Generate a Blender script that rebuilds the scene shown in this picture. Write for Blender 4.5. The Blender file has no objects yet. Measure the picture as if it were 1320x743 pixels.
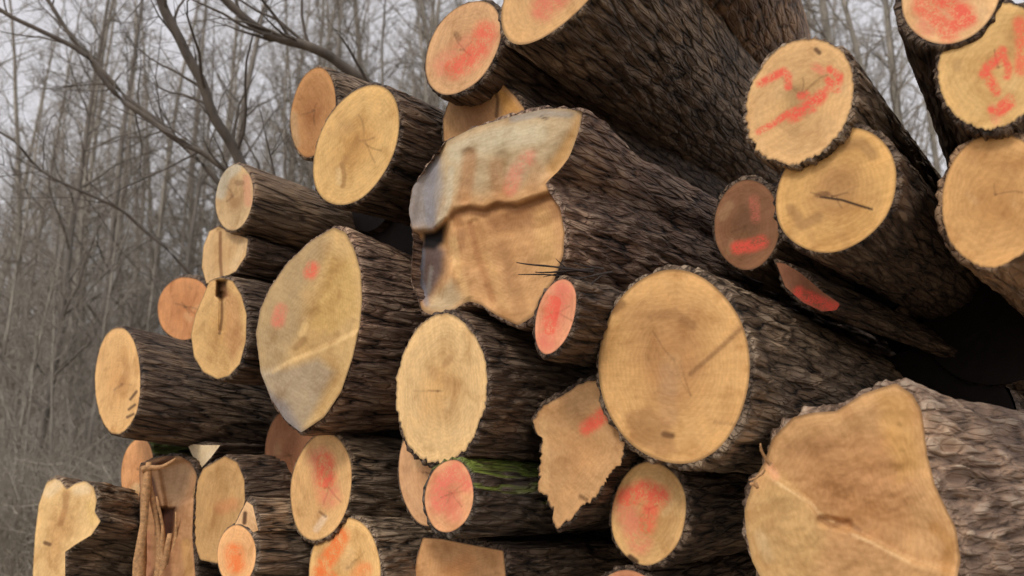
import bpy, math, random
import numpy as np
from mathutils import Vector, Matrix, noise
R = math.radians
random.seed(7)
S = bpy.context.scene
COL = S.collection

# ------------------------------------------------------------------ camera
PW, PH, F = 1320.0, 743.0, 950.0
CAM_H = 1.30
HORIZON = 600.0
pitch = math.atan((HORIZON - PH/2)/F)
cam_d = bpy.data.cameras.new('camera'); cam = bpy.data.objects.new('camera', cam_d); COL.objects.link(cam)
cam.location = (0, 0, CAM_H); cam.rotation_euler = (math.pi/2 + pitch, 0, 0)
cam_d.sensor_width = 36; cam_d.lens = F/PW*36; cam_d.clip_start = .05; cam_d.clip_end = 1000
S.camera = cam
CP = np.array([0, 0, CAM_H])
FW = np.array([0, math.cos(pitch), math.sin(pitch)]); UP = np.array([0, -math.sin(pitch), math.cos(pitch)]); RT = np.array([1., 0, 0])
def ray(x, y):
    """direction through a photo point, forward component 1"""
    return FW + RT*((x - PW/2)/F) + UP*(-(y - PH/2)/F)
def at(x, y, z): return CP + ray(x, y)*z
def unit(v): return v/np.linalg.norm(v)

# ------------------------------------------------------------------ colour
def lin(c):
    return tuple(((v/255)/12.92 if v/255 <= .04045 else (((v/255)+.055)/1.055)**2.4) for v in c)

# ------------------------------------------------------------------ node helpers
class NT:
    def __init__(s, name):
        s.m = bpy.data.materials.new(name); s.m.use_nodes = True
        s.t = s.m.node_tree; s.t.nodes.clear()
        s.out = s.n('ShaderNodeOutputMaterial'); s.b = s.n('ShaderNodeBsdfPrincipled')
        s.l(s.b.outputs[0], s.out.inputs[0])
    def n(s, ty, **kw):
        nd = s.t.nodes.new(ty)
        for k, v in kw.items(): setattr(nd, k, v)
        return nd
    def l(s, a, b): s.t.links.new(a, b)
    def mapping(s, scale, coord='Object'):
        tc = s.n('ShaderNodeTexCoord'); mp = s.n('ShaderNodeMapping'); mp.inputs['Scale'].default_value = scale
        oi = s.n('ShaderNodeObjectInfo'); mu = s.n('ShaderNodeMath', operation='MULTIPLY'); mu.inputs[1].default_value = 37.0
        s.l(oi.outputs['Random'], mu.inputs[0]); s.l(mu.outputs[0], mp.inputs['Location'])
        s.l(tc.outputs[coord], mp.inputs[0]); return mp.outputs[0]
    def noise(s, vec, scale, detail=4, rough=.55, dist=0):
        nd = s.n('ShaderNodeTexNoise'); nd.inputs['Scale'].default_value = scale; nd.inputs['Detail'].default_value = detail
        nd.inputs['Roughness'].default_value = rough; nd.inputs['Distortion'].default_value = dist
        s.l(vec, nd.inputs['Vector']); return nd.outputs['Fac']
    def ramp(s, fac, stops):
        r = s.n('ShaderNodeValToRGB'); e = r.color_ramp.elements
        while len(e) > 1: e.remove(e[-1])
        e[0].position = stops[0][0]; e[0].color = tuple(stops[0][1]) + (1,)
        for p, c in stops[1:]:
            q = e.new(p); q.color = tuple(c) + (1,)
        s.l(fac, r.inputs[0]); return r.outputs[0]
    def mix(s, fac, a, b, mode='MIX'):
        m = s.n('ShaderNodeMix', data_type='RGBA', blend_type=mode)
        for sock, v in ((m.inputs['Factor'], fac), (m.inputs['A'], a), (m.inputs['B'], b)):
            pass
        ins = [i for i in m.inputs if i.enabled]
        for sock, v in zip(ins, (fac, a, b)):
            if hasattr(v, 'links') or isinstance(v, bpy.types.NodeSocket): s.l(v, sock)
            elif isinstance(v, (int, float)): sock.default_value = v
            else: sock.default_value = tuple(v) + (1,)
        return [o for o in m.outputs if o.enabled][0]
    def math(s, op, a, b=0, clamp=False):
        m = s.n('ShaderNodeMath', operation=op); m.use_clamp = clamp
        for sock, v in zip(m.inputs, (a, b)):
            if isinstance(v, bpy.types.NodeSocket): s.l(v, sock)
            else: sock.default_value = v
        return m.outputs[0]
    def bump(s, h, strength, dist, normal=None):
        b = s.n('ShaderNodeBump'); b.inputs['Strength'].default_value = strength; b.inputs['Distance'].default_value = dist
        s.l(h, b.inputs['Height'])
        if normal is not None: s.l(normal, b.inputs['Normal'])
        return b.outputs[0]

def bark_mat(name, dark, mid, light, moss=0.0, scale=1.0, plate=.40):
    N = NT(name)
    v = N.mapping((1, 1, .15)); v3 = N.mapping((1, 1, 1))
    at_ = N.n('ShaderNodeAttribute', attribute_name='ridge')
    # plates : long cells with a wobbled outline, split again by a finer net of fissures
    def nvec(vec, sc, amt):
        q = N.n('ShaderNodeTexNoise'); q.inputs['Scale'].default_value = sc; q.inputs['Detail'].default_value = 3; N.l(vec, q.inputs['Vector'])
        s1 = N.n('ShaderNodeVectorMath', operation='SUBTRACT'); N.l(q.outputs['Color'], s1.inputs[0]); s1.inputs[1].default_value = (.5, .5, .5)
        s2 = N.n('ShaderNodeVectorMath', operation='SCALE'); N.l(s1.outputs[0], s2.inputs[0]); s2.inputs['Scale'].default_value = amt
        s3 = N.n('ShaderNodeVectorMath', operation='ADD'); N.l(vec, s3.inputs[0]); N.l(s2.outputs[0], s3.inputs[1]); return s3.outputs[0]
    vw = nvec(v, 18, .022)
    def cells(sc, wid):
        q = N.n('ShaderNodeTexVoronoi', feature='DISTANCE_TO_EDGE'); q.inputs['Scale'].default_value = sc; N.l(vw, q.inputs['Vector'])
        mr = N.n('ShaderNodeMapRange', interpolation_type='SMOOTHSTEP'); N.l(q.outputs['Distance'], mr.inputs[0]); mr.inputs[1].default_value = 0; mr.inputs[2].default_value = wid
        return mr.outputs[0]
    r1 = cells(25*scale, .17); r2 = cells(62*scale, .16)
    n1 = N.math('ADD', N.math('MULTIPLY', r1, .7), N.math('MULTIPLY', r2, .3))
    n2 = N.noise(v, 130*scale, 4, .6, .3)
    n3 = N.noise(v3, 5, 4, .6)
    h = N.math('ADD', N.math('ADD', N.math('MULTIPLY', at_.outputs['Fac'], .32), N.math('ADD', N.math('MULTIPLY', n1, plate), N.math('MULTIPLY', N.noise(v3, 16, 6, .7), .40-plate))), N.math('MULTIPLY', n2, .20))
    c = N.ramp(h, [(.24, dark), (.38, tuple(x*.95 for x in mid)), (.56, tuple(x*1.7 for x in mid)), (.74, tuple(a*.4+b*.75 for a, b in zip(mid, light))), (.86, tuple(x*1.25 for x in light))])  # furrow shade and pale ridge highlights painted into the colour by height
    blot = N.ramp(n3, [(.3, (.50, .45, .42)), (.5, (1, 1, 1)), (.7, (1.5, 1.42, 1.28))])
    c = N.mix(1.0, c, blot, 'MULTIPLY')
    if moss > 0:
        g = N.n('ShaderNodeNewGeometry'); sx = N.n('ShaderNodeSeparateXYZ'); N.l(g.outputs['Normal'], sx.inputs[0])
        f = N.math('MULTIPLY', N.math('SUBTRACT', sx.outputs['Z'], .30), 3.0, True)
        f = N.math('MULTIPLY', f, N.math('MULTIPLY', N.noise(v3, 11, 4), moss*2.0, True), True)
        c = N.mix(f, c, (.15, .19, .03))
    N.l(c, N.b.inputs['Base Color']); N.b.inputs['Roughness'].default_value = .72
    N.b.inputs['Specular IOR Level'].default_value = .35
    b1 = N.bump(n1, min(1, plate/.35), .015); b2 = N.bump(n2, .7, .005, b1)
    N.l(b2, N.b.inputs['Normal']); return N.m

def wood_mat():
    N = NT('cut_wood')
    col = N.n('ShaderNodeAttribute', attribute_name='col'); pa = N.n('ShaderNodeAttribute', attribute_name='paint')
    rad = N.n('ShaderNodeAttribute', attribute_name='rings')
    v = N.mapping((1, 1, 1))
    vr = N.n('ShaderNodeVectorRotate', rotation_type='Z_AXIS'); oi = N.n('ShaderNodeObjectInfo'); N.l(N.math('MULTIPLY', oi.outputs['Random'], 3.1), vr.inputs['Angle']); N.l(v, vr.inputs['Vector'])
    vm = N.n('ShaderNodeMapping'); vm.inputs['Scale'].default_value = (1, .12, 1); N.l(vr.outputs[0], vm.inputs[0]); vs = vm.outputs[0]
    nb = N.noise(v, 9, 5, .6, .4); nf = N.noise(v, 60, 4, .6)
    # growth rings : distance from the pith, wobbled
    w = N.math('ADD', N.math('MULTIPLY', rad.outputs['Fac'], 420.0), N.math('MULTIPLY', nb, 34.0))
    ring = N.math('MULTIPLY', N.math('ADD', N.math('SINE', w), 1.0), .5)
    saw = N.noise(vs, 60, 4, .65, .5)
    c = N.mix(1.0, col.outputs['Color'], N.ramp(nb, [(.28, (.74, .66, .56)), (.5, (1, 1, 1)), (.72, (1.14, 1.12, 1.08))]), 'MULTIPLY')
    c = N.mix(N.math('MULTIPLY', N.noise(v, 6, 3), .34), c, N.ramp(ring, [(0, (.72, .62, .50)), (1, (1.08, 1.08, 1.08))]), 'MULTIPLY')
    c = N.mix(.38, c, N.ramp(saw, [(.3, (.78, .72, .64)), (.6, (1.08, 1.08, 1.08))]), 'MULTIPLY')
    c = N.mix(.5, c, N.ramp(nf, [(.3, (.82, .78, .72)), (.6, (1.04, 1.04, 1.04))]), 'MULTIPLY')
    np_ = N.math('ADD', N.math('MULTIPLY', N.noise(v, 24, 5, .7, .5), .6), N.math('MULTIPLY', N.noise(v, 160, 2, .6), .4))
    f = N.math('MULTIPLY', pa.outputs['Alpha'], N.ramp(np_, [(.38, (.15,)*3), (.54, (1, 1, 1))]), True)
    c = N.mix(f, c, pa.outputs['Color'])
    N.l(c, N.b.inputs['Base Color']); N.b.inputs['Roughness'].default_value = .68; N.b.inputs['Specular IOR Level'].default_value = .25
    b1 = N.bump(saw, .25, .0025); b2 = N.bump(nf, .25, .0025, b1); N.l(b2, N.b.inputs['Normal'])
    return N.m
WOOD = wood_mat()
BARK = {
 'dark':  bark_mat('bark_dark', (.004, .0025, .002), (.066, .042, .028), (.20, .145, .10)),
 'grey':  bark_mat('bark_grey', (.007, .005, .004), (.125, .086, .056), (.36, .27, .19)),
 'red':   bark_mat('bark_reddish', (.008, .004, .003), (.135, .082, .056), (.36, .26, .185)),
 'pale':  bark_mat('bark_pale', (.022, .013, .009), (.185, .122, .084), (.52, .42, .32), scale=.8, plate=.26),
 'moss':  bark_mat('bark_mossy', (.005, .004, .003), (.055, .04, .03), (.17, .14, .11), moss=1.0),
 'brown': bark_mat('bark_warm_brown', (.05, .03, .018), (.19, .115, .066), (.30, .20, .12), scale=.6),
 'smooth':bark_mat('bark_brown', (.020, .012, .008), (.12, .078, .048), (.24, .17, .11), moss=.0, scale=.6),
}

# ------------------------------------------------------------------ object helpers
def tag(o, label, cat, group=None, kind=None):
    if label: o['label'] = label
    if cat: o['category'] = cat
    if group: o['group'] = group
    if kind: o['kind'] = kind
    return o
def mesh_obj(name, V, Fc, mat, parent=None, smooth=True):
    me = bpy.data.meshes.new(name); me.from_pydata([tuple(map(float, v)) for v in V], [], Fc); me.update()
    if smooth: me.polygons.foreach_set('use_smooth', [True]*len(me.polygons))
    if mat: me.materials.append(mat)
    o = bpy.data.objects.new(name, me); COL.objects.link(o)
    if parent: o.parent = parent
    return o

# ------------------------------------------------------------------ outline tools (photo points -> star shaped outline)
NA = 232
def outline_from(shape, cx, cy, jag=0, seed=0):
    ang = np.arange(NA)*2*math.pi/NA
    if shape[0] == 'e':
        _, ex, ey, a, b, tilt = shape; t = R(tilt)
        P = []
        for i in range(NA):
            q = ang[i]; x, y = b*math.cos(q), a*math.sin(q)
            P.append((ex + x*math.cos(t) - y*math.sin(t)*1.0, ey + x*math.sin(t) + y*math.cos(t)))
        P = np.array(P)
        wob = np.array([noise.noise(Vector((math.cos(q)*1.3 + seed, math.sin(q)*1.3, seed*1.7))) for q in ang])
        P = np.array([ex, ey]) + (P - np.array([ex, ey]))*(1 + wob[:, None]*.035)
    else:
        pts = np.array(shape[1], float)
        # resample by angle about the centre
        L = []
        n = len(pts)
        for q in ang:
            d = np.array([math.cos(q), math.sin(q)]); best = 0
            for k in range(n):
                a, b = pts[k] - (cx, cy), pts[(k+1) % n] - (cx, cy)
                e = b - a; det = d[0]*(-e[1]) + d[1]*e[0]
                if abs(det) < 1e-9: continue
                t = (a[0]*(-e[1]) + a[1]*e[0])/det; u = (d[0]*a[1] - d[1]*a[0])/det
                if t > 0 and -1e-6 <= u <= 1+1e-6: best = max(best, t)
            L.append(best)
        L = np.array(L)
        L = (np.roll(L, 1) + 6*L + np.roll(L, -1))/8
        P = np.stack([cx + L*np.cos(ang), cy + L*np.sin(ang)], 1)
    if jag:
        for i in range(NA):
            q = ang[i]; k = noise.noise(Vector((math.cos(q)*14, math.sin(q)*14, seed*3.1)))*.7 + noise.noise(Vector((math.cos(q)*5, math.sin(q)*5, seed*1.1)))*.5 + noise.noise(Vector((math.cos(q)*27, math.sin(q)*27, seed)))*.35
            lowmask = .35 + .65*max(0, math.sin(q))       # saw teeth mostly along the lower rim
            c = np.array([cx, cy]); d = P[i] - c; r = np.linalg.norm(d)
            P[i] = c + d/r*(r + jag*k*2*lowmask)
    return P
def seg_dist(X, Y, pts):
    D = np.full(X.shape, 1e9)
    for (x0, y0), (x1, y1) in zip(pts[:-1], pts[1:]):
        dx, dy = x1-x0, y1-y0; l2 = dx*dx+dy*dy + 1e-9
        t = np.clip(((X-x0)*dx + (Y-y0)*dy)/l2, 0, 1)
        D = np.minimum(D, np.hypot(X-x0-t*dx, Y-y0-t*dy))
    return D
def inside(X, Y, pts):
    c = np.zeros(X.shape, bool); n = len(pts)
    for i in range(n):
        x0, y0 = pts[i]; x1, y1 = pts[(i+1) % n]
        cond = ((y0 > Y) != (y1 > Y)) & (X < (x1-x0)*(Y-y0)/((y1-y0) if y1 != y0 else 1e-9) + x0)
        c ^= cond
    return c
def sm(x): x = np.clip(x, 0, 1); return x*x*(3-2*x)
def mask(kind, pts, w, X, Y):
    if kind == 'l': return sm(1.35 - seg_dist(X, Y, pts if len(pts) > 1 else pts*2)/w)
    d = seg_dist(X, Y, list(pts) + [pts[0]]); s = np.where(inside(X, Y, pts), d, -d)
    return sm(.5 + s/(2*w))

RED = (236, 88, 70); PINK = (230, 118, 98); ORG = (238, 120, 58)
NR = 58
LOGS = []
def make_log(label, shape, Z, vp=(1500, 600), nvp=None, tone=(208, 166, 108), bark='dark', marks=(), relief=(), jag=0,
             length=4.0, centre=None, amp=.010, group=None, rnd=0.0, rim=(.75, .56, .34), heart=None, taper=.0, dense=1.0, freq=1.0, bark_label=None, rough=.0, radius=None):
    seed = len(LOGS) + 1
    if centre is None:
        centre = (shape[1], shape[2]) if shape[0] == 'e' else tuple(np.mean(np.array(shape[1]), 0))
    cx, cy = centre
    P2 = outline_from(shape, cx, cy, jag, seed)
    C = at(cx, cy, Z)
    d = unit(ray(*vp)); n = unit(ray(*(nvp or vp)))
    def onplane(x, y):
        r = ray(x, y); t = np.dot(C - CP, n)/np.dot(r, n); return CP + r*t
    O3 = np.array([onplane(*p) for p in P2])
    # frame : local Z along the log
    zax = d; xax = unit(np.cross(np.array([0, 0, 1.]), zax)); yax = np.cross(zax, xax)
    M = np.stack([xax, yax, zax], 1)
    root = bpy.data.objects.new('log', None); COL.objects.link(root)
    root.matrix_world = Matrix([[M[0][0], M[0][1], M[0][2], C[0]], [M[1][0], M[1][1], M[1][2], C[1]], [M[2][0], M[2][1], M[2][2], C[2]], [0, 0, 0, 1]])
    root.empty_display_size = .1
    tag(root, label, 'log', group)
    toL = lambda A: (A - C) @ M
    OL = toL(O3)
    Rm = float(np.mean(np.hypot(OL[:, 0], OL[:, 1]))) if radius is None else radius
    # ---------- cut face
    fr = (np.arange(NR)+1)/NR
    X = cx + np.outer(fr, P2[:, 0]-cx); Y = cy + np.outer(fr, P2[:, 1]-cy)
    X = np.concatenate([[cx], X.ravel()]); Y = np.concatenate([[cy], Y.ravel()])
    rr = np.concatenate([[0], np.repeat(fr, NA)])
    dep = np.zeros(X.shape)
    for (kind, pts, w, dz) in relief: dep += mask(kind, pts, w, X, Y)*dz
    if rough:
        dep += np.array([noise.fractal(Vector((x*.02 + seed, y*.02, 0)), 1, 2, 4) for x, y in zip(X, Y)])*rough*(1-rr**6)
    W3 = []
    for x, y, q in zip(X, Y, dep):
        r = ray(x, y); t = np.dot(C - CP, n)/np.dot(r, n); W3.append(CP + r*(t + q))
    VL = toL(np.array(W3))
    Fc = [(0, 1+(j+1) % NA, 1+j) for j in range(NA)]
    for i in range(NR-1):
        a, b = 1+i*NA, 1+(i+1)*NA
        for j in range(NA):
            k = (j+1) % NA; Fc.append((a+j, a+k, b+k, b+j))
    face = mesh_obj('cut_face', VL, Fc, WOOD, root)
    base = np.array(lin(tone))*np.array([1.08, 1.12, 1.22]); col = np.tile(base, (len(X), 1))
    hc = np.array(lin(heart)) if heart else base*np.array([.90, .84, .78])
    hw = sm(1.15 - rr/.62)[:, None]*.8
    col = col*(1-hw) + hc*hw
    ri = sm((rr-.80)/.12)*(1 - sm((rr-.955)/.03)); col = col*(1 + .10*ri[:, None])
    edge = sm((rr-.965)/.03)[:, None]; col = col*(1-edge*.55) + np.array([.07, .042, .022])*edge*.55
    rk = random.Random(seed*13); r0 = float(np.mean(np.hypot(P2[:, 0]-cx, P2[:, 1]-cy)))
    pxo, pyo = cx + rk.uniform(-.12, .12)*r0, cy + rk.uniform(-.12, .12)*r0
    auto = [((120, 84, 54), .5, 'l', [(pxo, pyo)], 2.2)] if shape[0] == 'e' else []
    if shape[0] == 'e' and r0 > 34:
        for _ in range(rk.randint(2, 5)):
            q = rk.uniform(0, 6.28); L_ = rk.uniform(.18, .55)*r0; pts = [(pxo + rk.uniform(0, .1)*r0, pyo)]
            for k in range(4): q += rk.gauss(0, .16); pts.append((pts[-1][0] + math.cos(q)*L_/4, pts[-1][1] + math.sin(q)*L_/4))
            auto.append(((104, 70, 42), rk.uniform(.18, .42), 'l', pts, 1.5))
        for _ in range(5):
            q = rk.uniform(0, 6.28); rr1 = rk.uniform(.2, .8)*r0; auto.append((rk.choice([(150, 108, 70), (232, 200, 150), (172, 124, 80)]), rk.uniform(.10, .26), 'l', [(pxo + math.cos(q)*rr1, pyo + math.sin(q)*rr1), (pxo + math.cos(q)*rr1 + rk.uniform(-.2, .2)*r0, pyo + math.sin(q)*rr1 + rk.uniform(-.3, .3)*r0)], rk.uniform(.06, .16)*r0))
    marks = auto + list(marks)
    pc = np.zeros((len(X), 4)); pc[:, :3] = lin(RED)
    for mk in marks:
        c, al, kind, pts, w = mk
        if isinstance(c, str):
            pcol = np.array(lin({'red': RED, 'pink': PINK, 'org': ORG}[c])); f = np.clip(mask(kind, pts, w*1.2, X, Y)*al*.98, 0, 1)
            wsel = (f > pc[:, 3]); pc[wsel, :3] = pcol; pc[:, 3] = np.maximum(pc[:, 3], f)
        else:
            f = (mask(kind, pts, w, X, Y)*al)[:, None]; col = col*(1-f) + np.array(lin(c))*f
    me = face.data
    ca = me.attributes.new('col', 'FLOAT_COLOR', 'POINT'); ca.data.foreach_set('color', np.concatenate([col, np.ones((len(X), 1))], 1).ravel())
    pa = me.attributes.new('paint', 'FLOAT_COLOR', 'POINT'); pa.data.foreach_set('color', pc.ravel())
    ra = me.attributes.new('rings', 'FLOAT', 'POINT'); ra.data.foreach_set('value', rr*Rm)
    # ---------- bark body
    step = .012/dense
    ts = [0, .003, .010]
    while ts[-1] < 1.1: ts.append(ts[-1] + step)
    while ts[-1] < length: ts.append(ts[-1] + .12)
    ts = np.array(ts)
    ctrL = OL.mean(0)
    phi = np.unwrap(np.arctan2(OL[:, 1]-ctrL[1], OL[:, 0]-ctrL[0]))
    circ = np.stack([ctrL[0] + Rm*np.cos(phi), ctrL[1] + Rm*np.sin(phi)], 1)
    V = []; H = []
    for i, t in enumerate(ts):
        bl = rnd*sm(np.array(t/.45)) if rnd else 0
        P = OL.copy(); P[:, :2] = P[:, :2]*(1-bl) + circ*bl; P[:, 2] = P[:, 2] + t
        off = P[:, :2] - ctrL[:2]; rad = np.linalg.norm(off, axis=1)[:, None]; nn = off/rad
        edgef = 0 if i == 0 else (.55 if i == 1 else 1)
        sc_ = 1 - taper*t
        for j in range(NA):
            x, y, z = P[j]
            wz = z*4.4*freq; s_ = 25*freq
            wx = noise.noise(Vector((x*7, y*7, z*4 + seed)))*.6
            a = noise.noise(Vector((x*s_ + wx, y*s_ + wx, wz + seed*9)))
            b = noise.noise(Vector((x*s_*2.3, y*s_*2.3, wz*2.4 + seed*5 + wx*2)))
            g = 1 - abs(a)*3.2; g = max(-.9, g)*.6 + b*.5
            lump = noise.noise(Vector((x*3.5, y*3.5, z*1.6+seed*2)))*.012
            V.append(((ctrL[0] + off[j, 0]*sc_ + nn[j, 0]*((.011 + g*amp + lump)*edgef)),
                      (ctrL[1] + off[j, 1]*sc_ + nn[j, 1]*((.011 + g*amp + lump)*edgef)), z))
            H.append(.5 + g*.5)
    m = len(ts); Fc = []
    for i in range(m-1):
        a, b = i*NA, (i+1)*NA
        for j in range(NA):
            k = (j+1) % NA; Fc.append((a+j, a+k, b+k, b+j))
    Fc.append(tuple((m-1)*NA + j for j in range(NA)))
    bk = mesh_obj('bark', V, Fc, BARK[bark], root)
    ha = bk.data.attributes.new('ridge', 'FLOAT', 'POINT'); ha.data.foreach_set('value', H)
    if bark_label: bk['label'] = bark_label
    ex = (OL[:, 0].max()-OL[:, 0].min(), OL[:, 1].max()-OL[:, 1].min())
    LOGS.append((label, root, ex))
    return root
def splinters(parent, items, mat):
    """thin torn wood slivers, items: (x0,y0,x1,y1,z0,z1,width)"""
    for (x0, y0, x1, y1, z0, z1, w) in items:
        a, b = at(x0, y0, z0), at(x1, y1, z1)
        dr = unit(b-a); u = unit(np.cross(dr, FW)); v = np.cross(dr, u); n = 9; V = []; K = 4
        for i in range(n):
            t = i/(n-1); p = a + (b-a)*t + u*w*.35*math.sin(t*4+x0) ; r = w*(1-t*.9)**.5*.5
            for k in range(K):
                q = k*2*math.pi/K; rr_ = r*(1+.3*math.sin(k*2.3+i*1.1)); V.append(p + (u*math.cos(q+.78) + v*math.sin(q+.78)*.4)*rr_*(1+.35*noise.noise(Vector((i*.9+x0, k*1.7, w*90)))))
        Fc = [tuple(range(K))] + [(i*K+k, i*K+(k+1) % K, (i+1)*K+(k+1) % K, (i+1)*K+k) for i in range(n-1) for k in range(K)] + [tuple((n-1)*K+k for k in range(K))]
        iv = parent.matrix_world.inverted()
        o = mesh_obj('splinter', [iv @ Vector(p) for p in V], Fc, mat, parent)

def simple_mat(name, c, rough=.8, var=.35, sc=20):
    N = NT(name); v = N.mapping((1, 1, 1)); n = N.noise(v, sc, 5, .6)
    N.l(N.ramp(n, [(.3, tuple(x*(1-var) for x in c)), (.7, tuple(x*(1+var) for x in c))]), N.b.inputs['Base Color'])
    N.b.inputs['Roughness'].default_value = rough; N.l(N.bump(n, .5, .01), N.b.inputs['Normal']); return N.m
TORN = simple_mat('torn_wood', lin((190, 145, 100)), .8, .4, 60)
DARKTW = simple_mat('twig_dark', (.03, .02, .016), .8)


# ------------------------------------------------------------------ the stacked logs
E = lambda cx, cy, a, b, tilt: ('e', cx, cy, a, b, tilt)
P = lambda *p: ('p', p)
TAN = (212, 170, 112); WARM = (206, 150, 96); PALE = (222, 188, 138); BRN = (168, 122, 82); GRYW = (160, 142, 118)

make_log('slanted oval log end, red smudge, left of the topmost thick grey log', E(597, 62, 66, 42, 31), 2.95, (1330, 520), tone=(206, 160, 112), bark='dark',
         marks=[('red', .75, 'l', [(585, 88), (604, 78), (618, 60), (626, 42)], 14), ('pink', .5, 'l', [(575, 85), (610, 60)], 16), ((120, 90, 60), .5, 'l', [(588, 44), (592, 50)], 4)])
make_log('thick grey barked log slanting down at the top, orange smudge on its cropped end', E(733, -50, 128, 52, 36), 2.6, (1215, 440), tone=(214, 168, 112), bark='grey', amp=.014,
         marks=[('pink', .8, 'l', [(700, 12), (722, -10), (735, -40)], 15), ('red', .5, 'l', [(706, 8), (712, -6)], 9)], dense=1.0, freq=.9)
make_log('half hidden log end with a split, resting on top of the huge torn log', P((572, 182), (571, 155), (578, 132), (592, 112), (612, 99), (632, 99), (650, 110), (664, 124), (676, 140), (676, 170), (620, 200)), 3.0, (1380, 560), centre=(618, 150), tone=(186, 142, 94), bark='dark',
         marks=[((120, 78, 52), .55, 'g', [(590, 120), (625, 106), (638, 130), (628, 165), (595, 170)], 18), ((70, 44, 26), .7, 'l', [(634, 104), (642, 128), (640, 150)], 2.6), ((220, 165, 90), .8, 'g', [(642, 112), (660, 128), (672, 142), (648, 148)], 4)])
big = make_log('huge torn log end with a grey weathered upper half and a tan hollow below', P((752, 143), (725, 140), (700, 141), (660, 150), (610, 165), (574, 183), (552, 212), (533, 240), (527, 270), (533, 310), (530, 360), (545, 402), (562, 408), (585, 400), (603, 388), (620, 393), (640, 407), (668, 420), (688, 408), (697, 385), (714, 362), (726, 330), (728, 300), (722, 268), (708, 248), (703, 235), (716, 226), (734, 203), (746, 170)), 2.62, (1480, 560), nvp=(1300, 560), centre=(640, 275),
         tone=(198, 150, 98), heart=(190, 142, 92), bark='red', rnd=.5, rough=.012, amp=.013,
         marks=[((190, 176, 144), .75, 'g', [(750, 140), (690, 138), (610, 160), (570, 180), (545, 215), (528, 250), (528, 290), (548, 296), (566, 290), (578, 262), (600, 250), (622, 252), (640, 240), (662, 244), (690, 230), (708, 215), (740, 190)], 20),
                ((140, 140, 148), .75, 'g', [(545, 200), (566, 196), (572, 240), (562, 292), (540, 298), (520, 290), (524, 235)], 9), ((126, 128, 140), .5, 'l', [(560, 205), (552, 250), (556, 290)], 8),
                ((206, 196, 168), .6, 'l', [(590, 196), (640, 178), (690, 172)], 16), ((200, 190, 165), .6, 'l', [(582, 218), (578, 262), (566, 288)], 5),
                ((206, 162, 104), .95, 'g', [(722, 190), (746, 150), (744, 175), (732, 205), (712, 228), (704, 218)], 6),
                ((176, 128, 84), .7, 'l', [(606, 200), (602, 232), (598, 256)], 11), ((172, 124, 80), .55, 'l', [(640, 214), (646, 250)], 12), ((180, 134, 90), .5, 'l', [(690, 215), (684, 244)], 9),
                ((122, 80, 46), .85, 'l', [(584, 278), (604, 270), (624, 275), (644, 264), (668, 270), (700, 256), (722, 252)], 7), ((142, 94, 56), .6, 'l', [(640, 288), (672, 282), (715, 272)], 14),  # shadow below the torn step, painted as brown strokes
                ((150, 102, 62), .6, 'l', [(590, 284), (596, 300), (592, 320)], 7),
                ((70, 66, 78), .85, 'g', [(533, 312), (560, 305), (574, 325), (572, 352), (556, 384), (540, 385), (533, 355)], 8),
                ((18, 13, 14), 1, 'g', [(546, 300), (560, 298), (574, 288), (572, 312), (560, 322), (545, 320)], 4),
                ((120, 124, 138), .7, 'l', [(544, 325), (542, 360), (550, 392)], 5), ((150, 146, 140), .6, 'l', [(556, 345), (552, 376)], 3),
                ((186, 172, 140), .7, 'g', [(556, 384), (582, 360), (600, 385), (575, 405), (550, 400)], 8),
                ((222, 182, 126), .65, 'l', [(584, 310), (590, 350), (604, 386)], 6), ((168, 114, 70), .55, 'l', [(606, 290), (616, 330), (634, 385)], 5), ((216, 172, 116), .5, 'l', [(628, 330), (650, 395)], 6),
                ((158, 112, 72), .4, 'l', [(650, 320), (672, 400)], 10), ((214, 172, 112), .5, 'l', [(700, 280), (706, 340)], 14),
                ('pink', .5, 'l', [(658, 244), (666, 220), (682, 202)], 9), ((60, 50, 44), .8, 'l', [(698, 151), (704, 153)], 2), ((150, 150, 150), .6, 'l', [(660, 154), (700, 146), (735, 148)], 5)],
         relief=[('g', [(580, 282), (586, 272), (604, 267), (624, 269), (642, 263), (664, 264), (690, 255), (714, 248), (740, 240), (740, 430), (600, 430), (588, 380), (580, 320)], 6, .026), ('g', [(526, 302), (560, 299), (576, 286), (582, 330), (566, 385), (526, 390)], 7, .08), ('g', [(700, 225), (725, 190), (750, 140), (770, 150), (760, 240)], 12, .02),
                 ('l', [(604, 200), (600, 255)], 9, .012), ('l', [(648, 205), (650, 250)], 10, .010), ('l', [(560, 190), (545, 290)], 14, .03), ('l', [(612, 290), (632, 390)], 8, .012), ('l', [(590, 300), (602, 380)], 7, -.012)])
splinters(big, [(762, 346, 700, 358, 2.45, 2.39, .008), (765, 352, 712, 343, 2.44, 2.39, .009), (790, 352, 724, 362, 2.4, 2.37, .010), (758, 352, 666, 337, 2.45, 2.40, .012), (750, 358, 668, 354, 2.45, 2.40, .010), (765, 349, 690, 350, 2.45, 2.38, .012), (735, 348, 716, 334, 2.44, 2.42, .007), (770, 360, 745, 385, 2.42, 2.40, .008), (778, 348, 740, 338, 2.42, 2.4, .010), (775, 355, 760, 372, 2.42, 2.38, .008)], DARKTW)

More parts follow.
